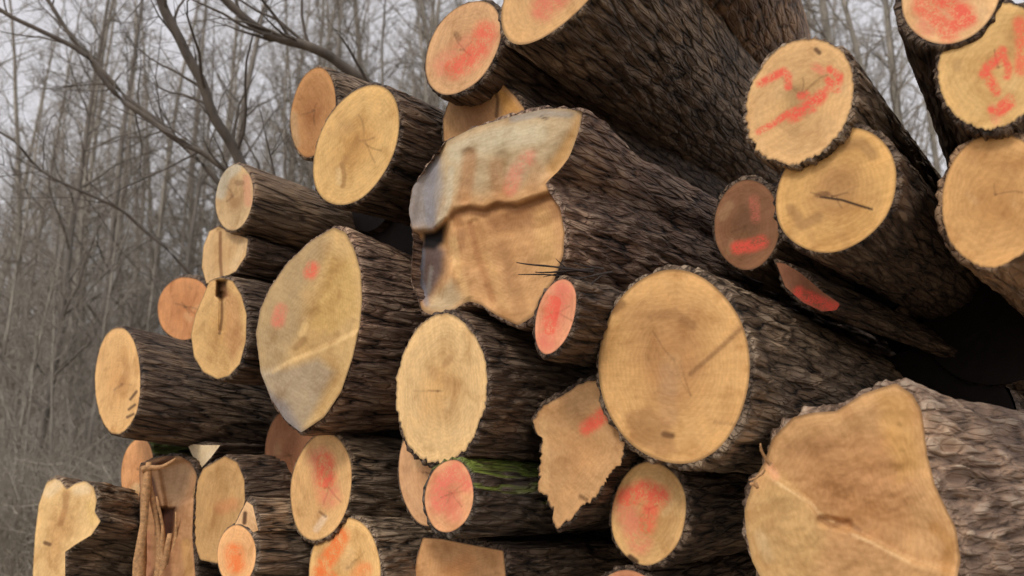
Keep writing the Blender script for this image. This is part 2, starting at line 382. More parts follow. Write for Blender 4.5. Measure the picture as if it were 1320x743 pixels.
make_log('small shaded orange log end at upper left, beside the clean tan oval', E(404, 145, 58, 28, 9), 3.5, (1300, 440), tone=(188, 136, 84), heart=(166, 112, 66), bark='grey', marks=[((190, 160, 120), .6, 'l', [(376, 150), (380, 185)], 8)])
make_log('clean tan oval log end with no paint at the upper left', E(459, 188, 82, 49, 25), 3.1, (1330, 500), tone=(214, 172, 108), heart=(205, 158, 94), bark='dark',
         marks=[((150, 108, 64), .6, 'l', [(441, 212), (444, 226), (442, 240)], 3.5), ((232, 200, 145), .7, 'l', [(436, 220), (437, 236)], 4), ((184, 138, 82), .5, 'l', [(468, 175), (450, 205)], 10)])
make_log('small log end with a greyish rim, high on the left edge of the pile', E(302, 255, 43, 24, 6), 3.55, (1500, 640), tone=(190, 158, 112), heart=(160, 120, 76), bark='smooth', amp=.005,
         marks=[((186, 178, 158), .8, 'l', [(284, 250), (290, 228), (304, 216)], 8), ((205, 150, 115), .8, 'l', [(318, 230), (320, 262)], 6), ((110, 72, 40), .5, 'l', [(306, 236), (312, 236)], 4)])
make_log('small split log end like two petals, squeezed below the one with the greyish rim', P((282, 292), (300, 300), (320, 308), (317, 330), (304, 350), (285, 360), (266, 366), (260, 345), (262, 318), (270, 298)), 3.62, centre=(286, 328), tone=(204, 166, 114), bark='dark',
         marks=[((132, 92, 56), .8, 'l', [(284, 300), (284, 335), (286, 360)], 2.5), ((225, 195, 150), .6, 'l', [(314, 316), (300, 345)], 5)], relief=[('l', [(284, 300), (284, 360)], 6, .02)])
make_log('teardrop log end with a dark split down from its top edge', P((285, 358), (300, 362), (311, 380), (318, 405), (317, 440), (309, 470), (295, 485), (280, 489), (262, 480), (250, 460), (246, 432), (252, 405), (262, 382), (270, 362)), 3.35, centre=(283, 430), tone=(206, 164, 104), heart=(190, 146, 88), bark='dark',
         marks=[((60, 34, 18), .95, 'g', [(280, 362), (292, 362), (293, 382), (286, 388), (279, 382)], 2.5), ((96, 62, 32), .8, 'l', [(286, 385), (286, 410), (283, 430)], 2.2), ((190, 134, 88), .5, 'g', [(290, 370), (308, 385), (314, 440), (300, 470), (290, 440)], 6)],
         relief=[('g', [(280, 362), (292, 362), (293, 382), (286, 388), (279, 382)], 2, .06), ('l', [(286, 380), (285, 425)], 4, .02)])
make_log('orange log end half hidden behind the dark barked log on the far left', E(238, 398, 41, 35, 10), 4.3, tone=(198, 136, 84), heart=(190, 126, 76), bark='dark')
make_log('oval pale log end sticking out furthest left, above the two small stumps', E(152, 491, 69, 29.5, 0), 3.6, (1500, 770), tone=(212, 166, 106), heart=(206, 156, 98), bark='dark', amp=.007, taper=-.02, jag=.8,
         marks=[((60, 38, 22), .8, 'l', [(168, 515), (176, 505)], 2), ((60, 38, 22), .8, 'l', [(166, 528), (174, 522)], 2), ((60, 38, 22), .8, 'l', [(164, 538), (172, 534)], 2), ((186, 136, 80), .5, 'l', [(160, 450), (164, 480), (160, 510)], 5)])
make_log('large almond shaped log end, grey on its left, two small red dots', P((430, 293), (446, 300), (457, 322), (465, 350), (467, 385), (464, 420), (455, 460), (440, 505), (418, 538), (388, 558), (368, 542), (350, 515), (336, 480), (330, 430), (336, 398), (348, 372), (370, 340), (400, 312)), 2.98, (1500, 590), nvp=(1250, 590), centre=(402, 430),
         tone=(196, 160, 104), heart=(188, 152, 98), bark='red', rnd=.4, rough=.006,
         marks=[((172, 148, 112), .75, 'g', [(395, 300), (425, 305), (412, 340), (392, 380), (388, 430), (362, 478), (332, 490), (322, 430), (345, 370)], 12),
                ((160, 148, 130), .7, 'g', [(330, 478), (365, 476), (410, 462), (432, 480), (400, 540), (385, 565), (340, 520)], 8),
                ((120, 118, 126), .7, 'g', [(340, 500), (370, 520), (392, 560), (350, 560)], 8),
                ((216, 184, 130), .4, 'l', [(352, 480), (380, 462), (420, 450), (458, 428)], 2.8), ((140, 104, 62), .6, 'l', [(382, 448), (392, 438)], 5), ((224, 190, 132), .6, 'l', [(388, 430), (394, 420)], 5),
                ((206, 168, 100), .6, 'g', [(425, 330), (456, 335), (460, 400), (430, 430), (400, 420)], 10),
                ('red', .75, 'l', [(400, 352), (403, 346)], 8), ('pink', .65, 'l', [(358, 415), (362, 400)], 8)],
         relief=[('g', [(330, 488), (380, 464), (460, 428), (470, 560), (330, 570)], 4, -.02)])
make_log('upright unpainted oval log end with jagged rim, right of the almond shaped one', E(569, 502, 96, 58, 4), 2.55, (1500, 610), tone=(216, 178, 122), heart=(206, 164, 108), bark='dark', jag=3.0, amp=.012,
         marks=[((164, 118, 74), .5, 'l', [(574, 470), (580, 462)], 5), ((180, 136, 86), .4, 'l', [(560, 480), (585, 500)], 10)])
make_log('large round log end with a diagonal dark line from its centre, unpainted', E(870, 472, 125, 97, -4), 2.2, (1560, 650), tone=(208, 160, 100), heart=(184, 136, 86), bark='grey', amp=.013,
         marks=[((140, 100, 62), .7, 'l', [(890, 482), (925, 452), (955, 424)], 3.5), ((164, 118, 76), .4, 'g', [(800, 400), (860, 380), (905, 395), (895, 450), (885, 520), (845, 520), (820, 450)], 22),
                ((178, 138, 100), .5, 'l', [(860, 480), (862, 540)], 14), ((146, 100, 62), .5, 'g', [(805, 535), (835, 525), (862, 545), (875, 585), (850, 590), (815, 570)], 6), ((190, 148, 98), .45, 'g', [(818, 542), (840, 538), (855, 560), (845, 578), (825, 570)], 5),
                ((96, 62, 36), .8, 'l', [(856, 560), (866, 562)], 4.5), ((120, 82, 50), .35, 'l', [(922, 544), (950, 548)], 3), ((130, 94, 60), .6, 'l', [(790, 400), (802, 392)], 6),
                ((140, 98, 60), .4, 'l', [(840, 408), (870, 404), (892, 420)], 7)])
make_log('narrow leaning log end covered in pink paint, left of the large round end', E(716, 408, 50, 24, 16), 2.33, (1500, 580), tone=(220, 150, 110), bark='dark', length=2.5, marks=[('red', .8, 'l', [(716, 390), (708, 425)], 11), ('pink', .7, 'l', [(726, 375), (704, 440)], 12)])
torn = make_log('torn log end with a ragged lower edge and one red spot', P((778, 488), (755, 492), (740, 500), (700, 525), (686, 543), (692, 562), (700, 560), (697, 595), (693, 632), (706, 642), (716, 652), (712, 665), (717, 682), (735, 668), (748, 655), (760, 650), (780, 618), (800, 598), (806, 570), (800, 535)), 2.4, centre=(750, 580), nvp=(1300, 600), tone=(194, 148, 98), bark='dark', rnd=.5, jag=4.0, rough=.006,
         marks=[('red', .8, 'l', [(756, 552), (770, 542), (776, 536)], 9), ((90, 60, 34), .7, 'l', [(748, 640), (756, 644)], 3), ((220, 178, 125), .6, 'l', [(700, 545), (705, 600), (702, 630)], 5)])
make_log('rounded log end with a wide pink blotch, directly below the large round end', E(836, 662, 67, 48, 6), 2.3, (1500, 600), tone=(206, 162, 104), bark='dark',
         marks=[('red', .85, 'l', [(808, 642), (830, 632), (850, 640)], 13), ('red', .7, 'l', [(840, 650), (832, 680)], 11), ('pink', .6, 'l', [(806, 655), (825, 700)], 14), ((50, 32, 20), .9, 'l', [(812, 718), (820, 724)], 4)])
kk = make_log('broad cracked log end at the lower right, pale bark with a step across it', P((1155, 494), (1176, 508), (1188, 530), (1192, 560), (1196, 590), (1205, 625), (1218, 652), (1232, 680), (1238, 720), (1230, 770), (1195, 810), (1120, 820), (1040, 800), (992, 762), (972, 730), (962, 690), (960, 655), (972, 618), (985, 596), (996, 565), (1022, 538), (1050, 532), (1078, 530), (1112, 508)), 1.95, (1950, 640), nvp=(1250, 600), centre=(1100, 650),
         tone=(196, 150, 98), heart=(180, 134, 88), bark='pale', rnd=.45, rough=.010, amp=.020, jag=1.5, radius=.29,
         marks=[((206, 168, 112), .7, 'g', [(965, 640), (1010, 610), (1045, 645), (1065, 690), (1050, 743), (1010, 790), (950, 720)], 14), ((176, 124, 78), .5, 'g', [(1010, 600), (1070, 560), (1150, 560), (1180, 620), (1170, 690), (1100, 670), (1040, 640)], 20),
                ((224, 190, 140), .55, 'l', [(1002, 622), (1028, 638), (1046, 650), (1056, 662), (1075, 672)], 2.6), ((224, 190, 140), .55, 'l', [(1100, 690), (1130, 702), (1155, 716), (1172, 724)], 2.4),
                ((120, 82, 52), .5, 'l', [(1056, 668), (1072, 678), (1094, 672), (1108, 684)], 4), ((90, 58, 32), .8, 'l', [(1158, 546), (1161, 548)], 2.6), ((90, 58, 32), .8, 'l', [(1161, 580), (1165, 581)], 3),
                ((206, 158, 92), .6, 'g', [(1130, 505), (1172, 510), (1190, 600), (1160, 620), (1140, 560)], 12), ((230, 170, 130), .6, 'l', [(992, 600), (1000, 615)], 6), ((176, 126, 66), .6, 'l', [(1205, 680), (1225, 700), (1220, 740)], 9),
                ((150, 104, 64), .4, 'l', [(1020, 580), (1060, 575)], 16), ((225, 195, 150), .5, 'l', [(980, 690), (990, 720)], 8)],
         relief=[('g', [(940, 640), (985, 605), (1040, 645), (1060, 672), (1110, 690), (1180, 726), (1240, 740), (1240, 860), (940, 860)], 4, -.022), ('l', [(1060, 672), (1090, 678)], 8, .012)])
splinters(kk, [(992, 600, 980, 572, 1.95, 1.92, .014), (975, 622, 968, 628, 1.95, 1.93, .02), (986, 606, 966, 620, 1.94, 1.92, .012)], TORN)

make_log('leaning oval log end with red scrawled marks, against the sky right of centre', E(1031, 130, 84, 66, 27), 2.12, (1420, 520), tone=(214, 170, 114), heart=(190, 152, 100), bark='grey', jag=3.0, amp=.010,
         marks=[('red', .9, 'l', [(980, 108), (995, 100), (1010, 92), (1016, 98), (1016, 112)], 5), ('red', .9, 'l', [(978, 170), (1000, 158), (1016, 146), (1030, 140)], 4), ('red', .95, 'l', [(1022, 150), (1036, 142), (1050, 132), (1058, 124)], 8), ('red', .8, 'l', [(1048, 140), (1040, 122), (1032, 124)], 5),
                ('red', .95, 'l', [(1070, 90), (1082, 98), (1080, 114), (1068, 104)], 5), ('red', .7, 'l', [(1058, 124), (1070, 112), (1080, 116)], 5), ('pink', .6, 'l', [(1050, 86), (1060, 92)], 5), ((86, 56, 36), .85, 'l', [(1052, 64), (1056, 68)], 3.5), ((150, 120, 84), .35, 'l', [(1024, 120), (1036, 140)], 14)])
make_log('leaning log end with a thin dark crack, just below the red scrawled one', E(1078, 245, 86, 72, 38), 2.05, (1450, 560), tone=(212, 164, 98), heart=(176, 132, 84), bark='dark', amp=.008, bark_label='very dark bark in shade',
         marks=[((46, 28, 16), .95, 'l', [(1058, 254), (1085, 258), (1110, 266), (1124, 270)], 1.8), ((120, 84, 52), .7, 'l', [(1054, 252), (1066, 250)], 4), ((150, 112, 70), .5, 'l', [(1070, 190), (1110, 184), (1125, 200)], 9), ((146, 106, 68), .5, 'l', [(1020, 270), (1035, 290), (1055, 280)], 8)])
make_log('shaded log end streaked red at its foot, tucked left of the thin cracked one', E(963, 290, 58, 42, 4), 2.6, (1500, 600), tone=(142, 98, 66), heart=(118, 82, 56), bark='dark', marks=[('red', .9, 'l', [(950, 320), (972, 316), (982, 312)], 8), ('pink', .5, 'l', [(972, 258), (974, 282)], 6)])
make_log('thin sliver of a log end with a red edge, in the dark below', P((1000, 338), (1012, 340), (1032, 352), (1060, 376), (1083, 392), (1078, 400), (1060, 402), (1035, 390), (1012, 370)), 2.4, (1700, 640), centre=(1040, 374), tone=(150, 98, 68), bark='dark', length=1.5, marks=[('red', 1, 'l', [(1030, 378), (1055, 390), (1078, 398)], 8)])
make_log('cropped log end thick with red paint at the top right corner', E(1226, -12, 72, 62, 30), 2.0, (1330, 560), tone=(222, 176, 122), bark='dark',
         marks=[('red', .75, 'l', [(1190, 8), (1205, 22), (1222, 40)], 14), ('red', .9, 'l', [(1200, -10), (1225, 5), (1244, 20)], 13), ('red', .9, 'l', [(1230, 34), (1250, 24)], 9), ('pink', .6, 'l', [(1200, 30), (1230, 0)], 18)])
make_log('large log end with red figures, cropped by the right side, upper of two', E(1283, 84, 84, 70, 26), 1.92, (1400, 560), tone=(214, 172, 108), bark='dark', jag=2.5,
         marks=[('red', .9, 'l', [(1292, 66), (1284, 78), (1272, 88), (1268, 96)], 6), ('red', .9, 'l', [(1272, 96), (1280, 108), (1284, 118), (1276, 104)], 6), ('red', .85, 'l', [(1292, 70), (1300, 88), (1298, 98)], 5), ('red', .9, 'l', [(1278, 142), (1290, 146), (1304, 134), (1302, 126), (1290, 136)], 5), ('red', .7, 'l', [(1314, 30), (1318, 60), (1316, 90)], 8), ('pink', .5, 'l', [(1280, 140), (1284, 156)], 6)])
make_log('large plain tan log end without paint, cropped by the right side, lower of two', E(1282, 258, 88, 67, 8), 1.9, (1560, 620), tone=(206, 156, 96), heart=(188, 138, 82), bark='brown', jag=1.0, length=3)

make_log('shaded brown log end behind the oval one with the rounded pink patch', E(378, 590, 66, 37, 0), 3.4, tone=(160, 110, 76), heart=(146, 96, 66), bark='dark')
make_log('oval log end with a rounded pink patch, overlapping a shaded brown end', E(414, 628, 70, 39, 8), 3.0, (1560, 690), tone=(214, 168, 110), bark='grey', amp=.010, marks=[('red', .8, 'l', [(418, 595), (420, 620)], 13), ('pink', .6, 'l', [(412, 590), (424, 640)], 14), ((236, 205, 170), .8, 'l', [(408, 682), (418, 668)], 5), ((110, 70, 44), .6, 'l', [(412, 660), (420, 666)], 2)])
make_log('log end with bright orange blotches, cropped by the bottom of the picture', E(444, 738, 71, 46, 4), 2.8, (1560, 700), tone=(222, 176, 112), bark='grey', amp=.010, marks=[('org', .95, 'l', [(420, 725), (432, 708), (440, 690)], 10), ('org', .95, 'l', [(412, 738), (425, 745)], 9), ('org', .6, 'l', [(462, 745), (470, 735)], 10)])
make_log('log end half hidden behind the small pink end beside the mossy log', E(548, 614, 64, 34, -6), 2.62, tone=(206, 158, 112), bark='dark')
make_log('small pink painted log end with green moss along the top of its bark', E(579, 640, 47, 31, 6), 2.42, (1500, 655), tone=(218, 158, 110), heart=(190, 120, 86), bark='moss', amp=.012, marks=[('pink', .85, 'l', [(566, 650), (570, 620), (588, 608), (600, 622)], 12), ('pink', .6, 'l', [(580, 640), (585, 660)], 12)], bark_label='dark bark with green moss on top')
make_log('flat topped log end at the bottom centre, cropped below', P((545, 693), (570, 695), (610, 703), (649, 710), (652, 740), (648, 790), (600, 815), (550, 800), (532, 760), (537, 720)), 2.6, (1560, 680), centre=(595, 750), tone=(204, 152, 100), bark='dark', marks=[((196, 134, 82), .5, 'l', [(580, 743), (600, 725)], 14)])
make_log('rim of a log end barely showing at the bottom edge right of centre', E(808, 790, 55, 46, 4), 2.3, tone=(190, 130, 92), bark='dark')

make_log('small pale log end seen edge on, below the log sticking out furthest left', E(177, 608, 43, 21, 6), 3.85, (1560, 660), tone=(222, 160, 104), bark='moss', length=1.0, marks=[((234, 200, 150), .7, 'l', [(168, 640), (176, 630)], 8)])
make_log('oval tan log end between the splintered stump and the shaded brown end', P((290, 588), (306, 596), (315, 618), (316, 645), (308, 680), (296, 705), (282, 727), (258, 722), (250, 700), (246, 668), (250, 630), (262, 604)), 3.3, centre=(282, 658), tone=(192, 150, 96), bark='dark', marks=[((200, 130, 86), .5, 'l', [(285, 655), (300, 650)], 10), ((60, 36, 20), .9, 'l', [(245, 684), (247, 684)], 3)])
make_log('little forked splinter of wood above the orange centred log end', P((318, 646), (326, 652), (333, 684), (318, 690), (300, 690), (302, 678)), 3.02, (1500, 690), centre=(317, 675), tone=(216, 172, 122), bark='grey', length=.8, marks=[((70, 42, 24), .9, 'l', [(316, 662), (315, 674)], 3.2)])
make_log('small log end with a bright orange centre at the bottom left', E(305, 716, 39, 25, 2), 3.0, (1560, 720), tone=(226, 170, 112), bark='grey', amp=.006, marks=[('org', .9, 'l', [(302, 712), (304, 728)], 11)])
make_log('pale wedge of a log end showing in the gap under the dark log', P((241, 572), (262, 574), (284, 574), (272, 590), (260, 603), (250, 592)), 3.55, centre=(261, 584), tone=(222, 198, 158), heart=(222, 198, 158), bark='dark', length=1.0)

st = make_log('notched pale stump end at the far bottom left with rough dark bark', P((60, 622), (70, 617), (78, 620), (86, 631), (96, 624), (110, 620), (121, 628), (125, 645), (122, 660), (130, 672), (118, 690), (98, 702), (84, 712), (84, 760), (80, 790), (46, 790), (42, 743), (45, 690), (50, 650)), 3.6, (1100, 800), nvp=(1300, 640), centre=(74, 690), tone=(220, 180, 120), heart=(206, 160, 104), bark='grey', rnd=.5, amp=.016, rough=.012, length=1.3,
         marks=[((238, 212, 170), .7, 'l', [(62, 635), (74, 625)], 8), ((238, 212, 170), .7, 'l', [(100, 632), (112, 630)], 8), ((160, 108, 60), .6, 'l', [(86, 636), (84, 655), (78, 675)], 5), ((90, 58, 34), .8, 'l', [(58, 700), (64, 702)], 3), ((236, 200, 130), .6, 'l', [(116, 650), (120, 672)], 6)])
sp = make_log('splintered broken stump with upright red brown strips of torn wood', P((180, 600), (196, 592), (214, 588), (232, 588), (246, 596), (254, 612), (250, 640), (248, 690), (252, 743), (250, 790), (184, 790), (180, 743), (181, 680)), 3.5, (1100, 760), nvp=(1300, 650), centre=(216, 680), tone=(176, 130, 88), heart=(160, 112, 76), bark='dark', rough=.02, length=.9,
         marks=[((192, 158, 122), .8, 'g', [(206, 606), (230, 590), (248, 606), (240, 640), (228, 655), (212, 650)], 8), ((58, 28, 18), .95, 'g', [(206, 655), (226, 655), (222, 690), (214, 700), (202, 690)], 3), ((74, 40, 26), .85, 'l', [(188, 602), (196, 620), (204, 650), (203, 690)], 4), ((84, 50, 34), .9, 'l', [(186, 602), (205, 598), (222, 590)], 4),
                ((180, 126, 96), .8, 'l', [(188, 690), (190, 743)], 8), ((110, 66, 42), .7, 'l', [(212, 700), (216, 743)], 7), ((190, 146, 90), .7, 'l', [(240, 700), (244, 743)], 7), ((210, 180, 140), .8, 'l', [(205, 660), (206, 680)], 3)],
         relief=[('g', [(206, 655), (226, 655), (222, 690), (214, 700), (202, 690)], 3, .06), ('g', [(205, 600), (255, 590), (255, 640), (215, 655)], 5, .05)])
splinters(sp, [(189, 800, 184, 596, 3.44, 3.42, .085), (204, 790, 194, 606, 3.46, 3.44, .06), (214, 800, 212, 688, 3.46, 3.45, .075), (232, 800, 229, 706, 3.47, 3.46, .07), (246, 800, 248, 668, 3.47, 3.46, .05), (184, 610, 226, 590, 3.38, 3.44, .04), (210, 720, 203, 640, 3.45, 3.43, .03), (222, 730, 226, 660, 3.45, 3.44, .025)], TORN)

make_log('blurred brown log lying highest on the pile with its end above the picture', E(905, -105, 100, 86, 25), 3.1, (1120, 330), tone=WARM, bark='brown', amp=.006)
# ------------------------------------------------------------------ logs buried behind / below : the pile goes on
def plain_log(x0, y0, z0, r, length, label, d=None):
    """x,y,z world position of the near end centre"""
    d = unit(ray(1500, 600)) if d is None else d; d = unit(d*np.array([1, 1, 0]))
    C = np.array([x0, y0, z0]); zax = d; xax = unit(np.cross(np.array([0, 0, 1.]), zax)); yax = np.cross(zax, xax)
    M = np.stack([xax, yax, zax], 1)
    root = bpy.data.objects.new('log', None); COL.objects.link(root); root.empty_display_size = .1
    root.matrix_world = Matrix([[M[0][0], M[0][1], M[0][2], C[0]], [M[1][0], M[1][1], M[1][2], C[1]], [M[2][0], M[2][1], M[2][2], C[2]], [0, 0, 0, 1]])
    tag(root, label, 'log', 'plain logs deep inside the pile'); n = 72; V = []; H = []; seed = x0*3+z0*7
    ts = np.concatenate([np.arange(0, 1.2, .03), np.arange(1.2, length, .2)])
    for t in ts:
        for j in range(n):
            q = j*2*math.pi/n; g = 1-abs(noise.noise(Vector((math.cos(q)*r*26, math.sin(q)*r*26, t*5+seed))))*2.4
            rr_ = r + .01*g + .02*noise.noise(Vector((math.cos(q), math.sin(q), t+seed))); V.append((rr_*math.cos(q), rr_*math.sin(q), t)); H.append(.5+g*.3)
    m = len(ts); Fc = [(i*n+j, i*n+(j+1) % n, (i+1)*n+(j+1) % n, (i+1)*n+j) for i in range(m-1) for j in range(n)] + [tuple((m-1)*n+j for j in range(n))]
    bk = mesh_obj('bark', V, Fc, BARK['dark'], root); a = bk.data.attributes.new('ridge', 'FLOAT', 'POINT'); a.data.foreach_set('value', H)
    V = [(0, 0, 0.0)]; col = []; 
    for i in range(1, 13):
        for j in range(n):
            q = j*2*math.pi/n; v0 = V and r*i/12; V.append((v0*math.cos(q)*1.0, v0*math.sin(q), .004*noise.noise(Vector((math.cos(q)*i, math.sin(q)*i, seed)))))
    Fc = [(0, 1+(j+1) % n, 1+j) for j in range(n)] + [(1+i*n+j, 1+i*n+(j+1) % n, 1+(i+1)*n+(j+1) % n, 1+(i+1)*n+j) for i in range(11) for j in range(n)]
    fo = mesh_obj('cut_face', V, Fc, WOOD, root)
    N_ = len(V); ca = fo.data.attributes.new('col', 'FLOAT_COLOR', 'POINT'); ca.data.foreach_set('color', list(lin((26, 17, 13)) + (1,))*N_)  # end grain coloured near-black, the shade of the gaps painted in
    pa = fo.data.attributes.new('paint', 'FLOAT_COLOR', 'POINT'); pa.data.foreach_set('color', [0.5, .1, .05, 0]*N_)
    return root
DX = unit(ray(1500, 600)*np.array([1, 1, 0])); SX = np.array([DX[1], -DX[0], 0])     # along the logs, across the pile
def fill(px, py, Z, r, length=3.5):  # filler logs added to keep sky and light out of the gaps
    c = at(px, py, Z); plain_log(c[0], c[1], c[2], r, length, 'unpainted filler log inside the pile, end coloured near-black as shade behind front ends')
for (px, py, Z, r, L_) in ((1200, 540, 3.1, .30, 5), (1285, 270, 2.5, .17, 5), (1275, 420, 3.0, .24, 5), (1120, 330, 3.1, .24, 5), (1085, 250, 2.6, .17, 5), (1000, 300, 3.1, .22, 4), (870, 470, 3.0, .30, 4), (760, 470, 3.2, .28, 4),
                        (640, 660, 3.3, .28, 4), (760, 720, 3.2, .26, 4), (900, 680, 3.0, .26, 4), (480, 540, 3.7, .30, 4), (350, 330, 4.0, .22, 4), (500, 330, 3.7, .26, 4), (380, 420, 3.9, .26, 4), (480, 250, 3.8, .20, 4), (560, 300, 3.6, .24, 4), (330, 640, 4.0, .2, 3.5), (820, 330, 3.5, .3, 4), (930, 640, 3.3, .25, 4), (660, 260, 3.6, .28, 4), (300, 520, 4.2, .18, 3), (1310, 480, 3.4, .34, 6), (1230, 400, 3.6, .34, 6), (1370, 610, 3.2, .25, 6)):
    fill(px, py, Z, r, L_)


# ------------------------------------------------------------------ ground : one sheet, rising to a wooded slope far behind
def ground_h(x, y):
    d = math.hypot(x, y); s = sm(np.array((y - 26)/70.0))*17
    return float(s) + .10*noise.noise(Vector((x*.35, y*.35, 0))) + (.6*noise.noise(Vector((x*.05, y*.05, 3))) if d > 12 else 0)*min(1, (d-12)/10 if d > 12 else 0)
xs = np.concatenate([-np.geomspace(250, 10, 40), np.linspace(-9.5, 9.5, 60), np.geomspace(10, 250, 40)])
ys = np.concatenate([-np.geomspace(250, 8, 16), np.linspace(-7.5, 16, 70), np.geomspace(16.6, 400, 60)])
V = [(x, y, ground_h(x, y)) for y in ys for x in xs]; nx = len(xs)
Fc = [(j*nx+i, j*nx+i+1, (j+1)*nx+i+1, (j+1)*nx+i) for j in range(len(ys)-1) for i in range(nx-1)]
N = NT('leaf_litter'); v = N.mapping((1, 1, 1)); n1 = N.noise(v, 1.2, 6, .65); n2 = N.noise(v, 26, 6, .7)
c = N.mix(.75, N.ramp(n1, [(.3, (.24, .205, .16)), (.6, (.34, .295, .235)), (.75, (.30, .24, .17))]), N.ramp(n2, [(.3, (.5, .45, .4)), (.65, (1.25, 1.2, 1.1))]), 'MULTIPLY')
N.l(c, N.b.inputs['Base Color']); N.b.inputs['Roughness'].default_value = .95; N.l(N.bump(n2, .8, .03), N.b.inputs['Normal'])
tag(mesh_obj('ground', V, Fc, N.m), None, None, kind='structure')

# ------------------------------------------------------------------ forest
class Tubes:
    def __init__(s): s.V = []; s.F = []
    def add(s, pts, rad, K):
        b = len(s.V); n = len(pts)
        for i, p in enumerate(pts):
            d = (pts[min(i+1, n-1)] - pts[max(i-1, 0)]); d.normalize()
            u = d.orthogonal().normalized(); w = d.cross(u)
            for k in range(K):
                q = k*2*math.pi/K; s.V.append(p + (u*math.cos(q) + w*math.sin(q))*rad[i])
        for i in range(n-1):
            for k in range(K): s.F.append((b+i*K+k, b+i*K+(k+1) % K, b+(i+1)*K+(k+1) % K, b+(i+1)*K+k))
def grow(rnd, p, d, L, r0, n, wig, up):
    pts = [p.copy()]; rad = [r0]; d = d.normalized()
    for i in range(n):
        d = (d + Vector((rnd.gauss(0, wig), rnd.gauss(0, wig), rnd.gauss(0, wig) + up))).normalized()
        p = p + d*(L/n); pts.append(p.copy()); rad.append(max(.0022, r0*(1-(i+1)/n)**.8))
    return pts, rad
def tree_meshes(seed, H, r, first, nb, spread, tw, mats):
    rnd = random.Random(seed); T = Tubes(); C = Tubes()
    n = 14; d = Vector((rnd.gauss(0, .05), rnd.gauss(0, .05), 1)); pts = [Vector((0, 0, -.15))]; rad = [r*1.35]
    for i in range(n):
        d = (d + Vector((rnd.gauss(0, .035), rnd.gauss(0, .035), .05))).normalized(); pts.append(pts[-1] + d*(H/n)); rad.append(max(.006, r*(1-(i+1)/(n+.6))**.75))
    T.add(pts, rad, 9)
    for b in range(nb):
        t = first + (1-first)*(b+rnd.random())/nb; f = t*n; i = min(n-1, int(f)); p = pts[i].lerp(pts[i+1], f-i); rr_ = rad[i]*.45
        az = rnd.uniform(0, 2*math.pi); L = spread*(1.15-t)*rnd.uniform(.6, 1.2)
        dd = Vector((math.cos(az), math.sin(az), rnd.uniform(.3, 1.3)))
        bp, br = grow(rnd, p, dd, L, min(rr_, .008+L*.010), 7, .16, .06)
        (T if rr_ > r*.28 and b % 3 == 0 else C).add(bp, br, 4)
        for k in range(tw):
            j = rnd.randint(1, 6); q = bp[j]; dd2 = (bp[j]-bp[j-1]).normalized() + Vector((rnd.gauss(0, .6), rnd.gauss(0, .6), rnd.gauss(.15, .5)))
            L2 = L*rnd.uniform(.25, .55); cp, cr = grow(rnd, q, dd2, L2, .0065, 4, .22, .04); C.add(cp, cr, 3)
            for m_ in range(3):
                j2 = rnd.randint(1, 3); dd3 = (cp[j2]-cp[j2-1]).normalized() + Vector((rnd.gauss(0, .7), rnd.gauss(0, .7), rnd.gauss(.1, .5)))
                ep, er = grow(rnd, cp[j2], dd3, L2*rnd.uniform(.35, .7), .0042, 3, .25, .03); C.add(ep, er, 3)
    out = []
    for nm, tb in (('trunk', T), ('crown', C)):
        me = bpy.data.meshes.new(nm); me.from_pydata([tuple(v) for v in tb.V], [], tb.F); me.polygons.foreach_set('use_smooth', [True]*len(tb.F)); me.materials.append(mats); out.append(me)
    return out
def tmat(name, c):
    N = NT(name); v = N.mapping((1, 1, .2)); n = N.noise(v, 9, 5, .6)
    N.l(N.ramp(n, [(.3, tuple(x*.6 for x in c)), (.7, tuple(x*1.35 for x in c))]), N.b.inputs['Base Color']); N.b.inputs['Roughness'].default_value = .9
    N.l(N.bump(n, .5, .02), N.b.inputs['Normal']); return N.m
M_NEAR = tmat('tree_bark_near_hazed', (.19, .168, .142)); M_MID = tmat('tree_bark_mid_hazed', (.32, .287, .24)); M_FAR = tmat('tree_bark_far_hazed', (.42, .39, .35))  # haze is painted in: bark colour turns paler with each distance band
def place_tree(meshes, x, y, rz, sc, label, group):
    r = bpy.data.objects.new('bare_tree', None); COL.objects.link(r); r.location = (x, y, ground_h(x, y)); r.rotation_euler = (0, 0, rz); r.scale = (sc,)*3; r.empty_display_size = .3
    tag(r, label, 'tree', group)
    for nm, me in zip(('trunk', 'crown'), meshes):
        o = bpy.data.objects.new(nm, me); COL.objects.link(o); o.parent = r
    return r
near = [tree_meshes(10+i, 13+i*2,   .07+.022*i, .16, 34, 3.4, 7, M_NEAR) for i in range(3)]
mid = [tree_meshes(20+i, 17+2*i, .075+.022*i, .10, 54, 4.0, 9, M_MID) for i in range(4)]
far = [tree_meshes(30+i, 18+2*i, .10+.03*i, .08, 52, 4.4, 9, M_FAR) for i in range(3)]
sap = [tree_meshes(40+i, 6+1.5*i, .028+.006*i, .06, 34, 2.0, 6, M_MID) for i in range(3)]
rnd = random.Random(3)
def pos(px, Y):      # world x for a column of the photo at distance Y
    return (px - PW/2)/F*Y*math.cos(pitch)
TR = 0
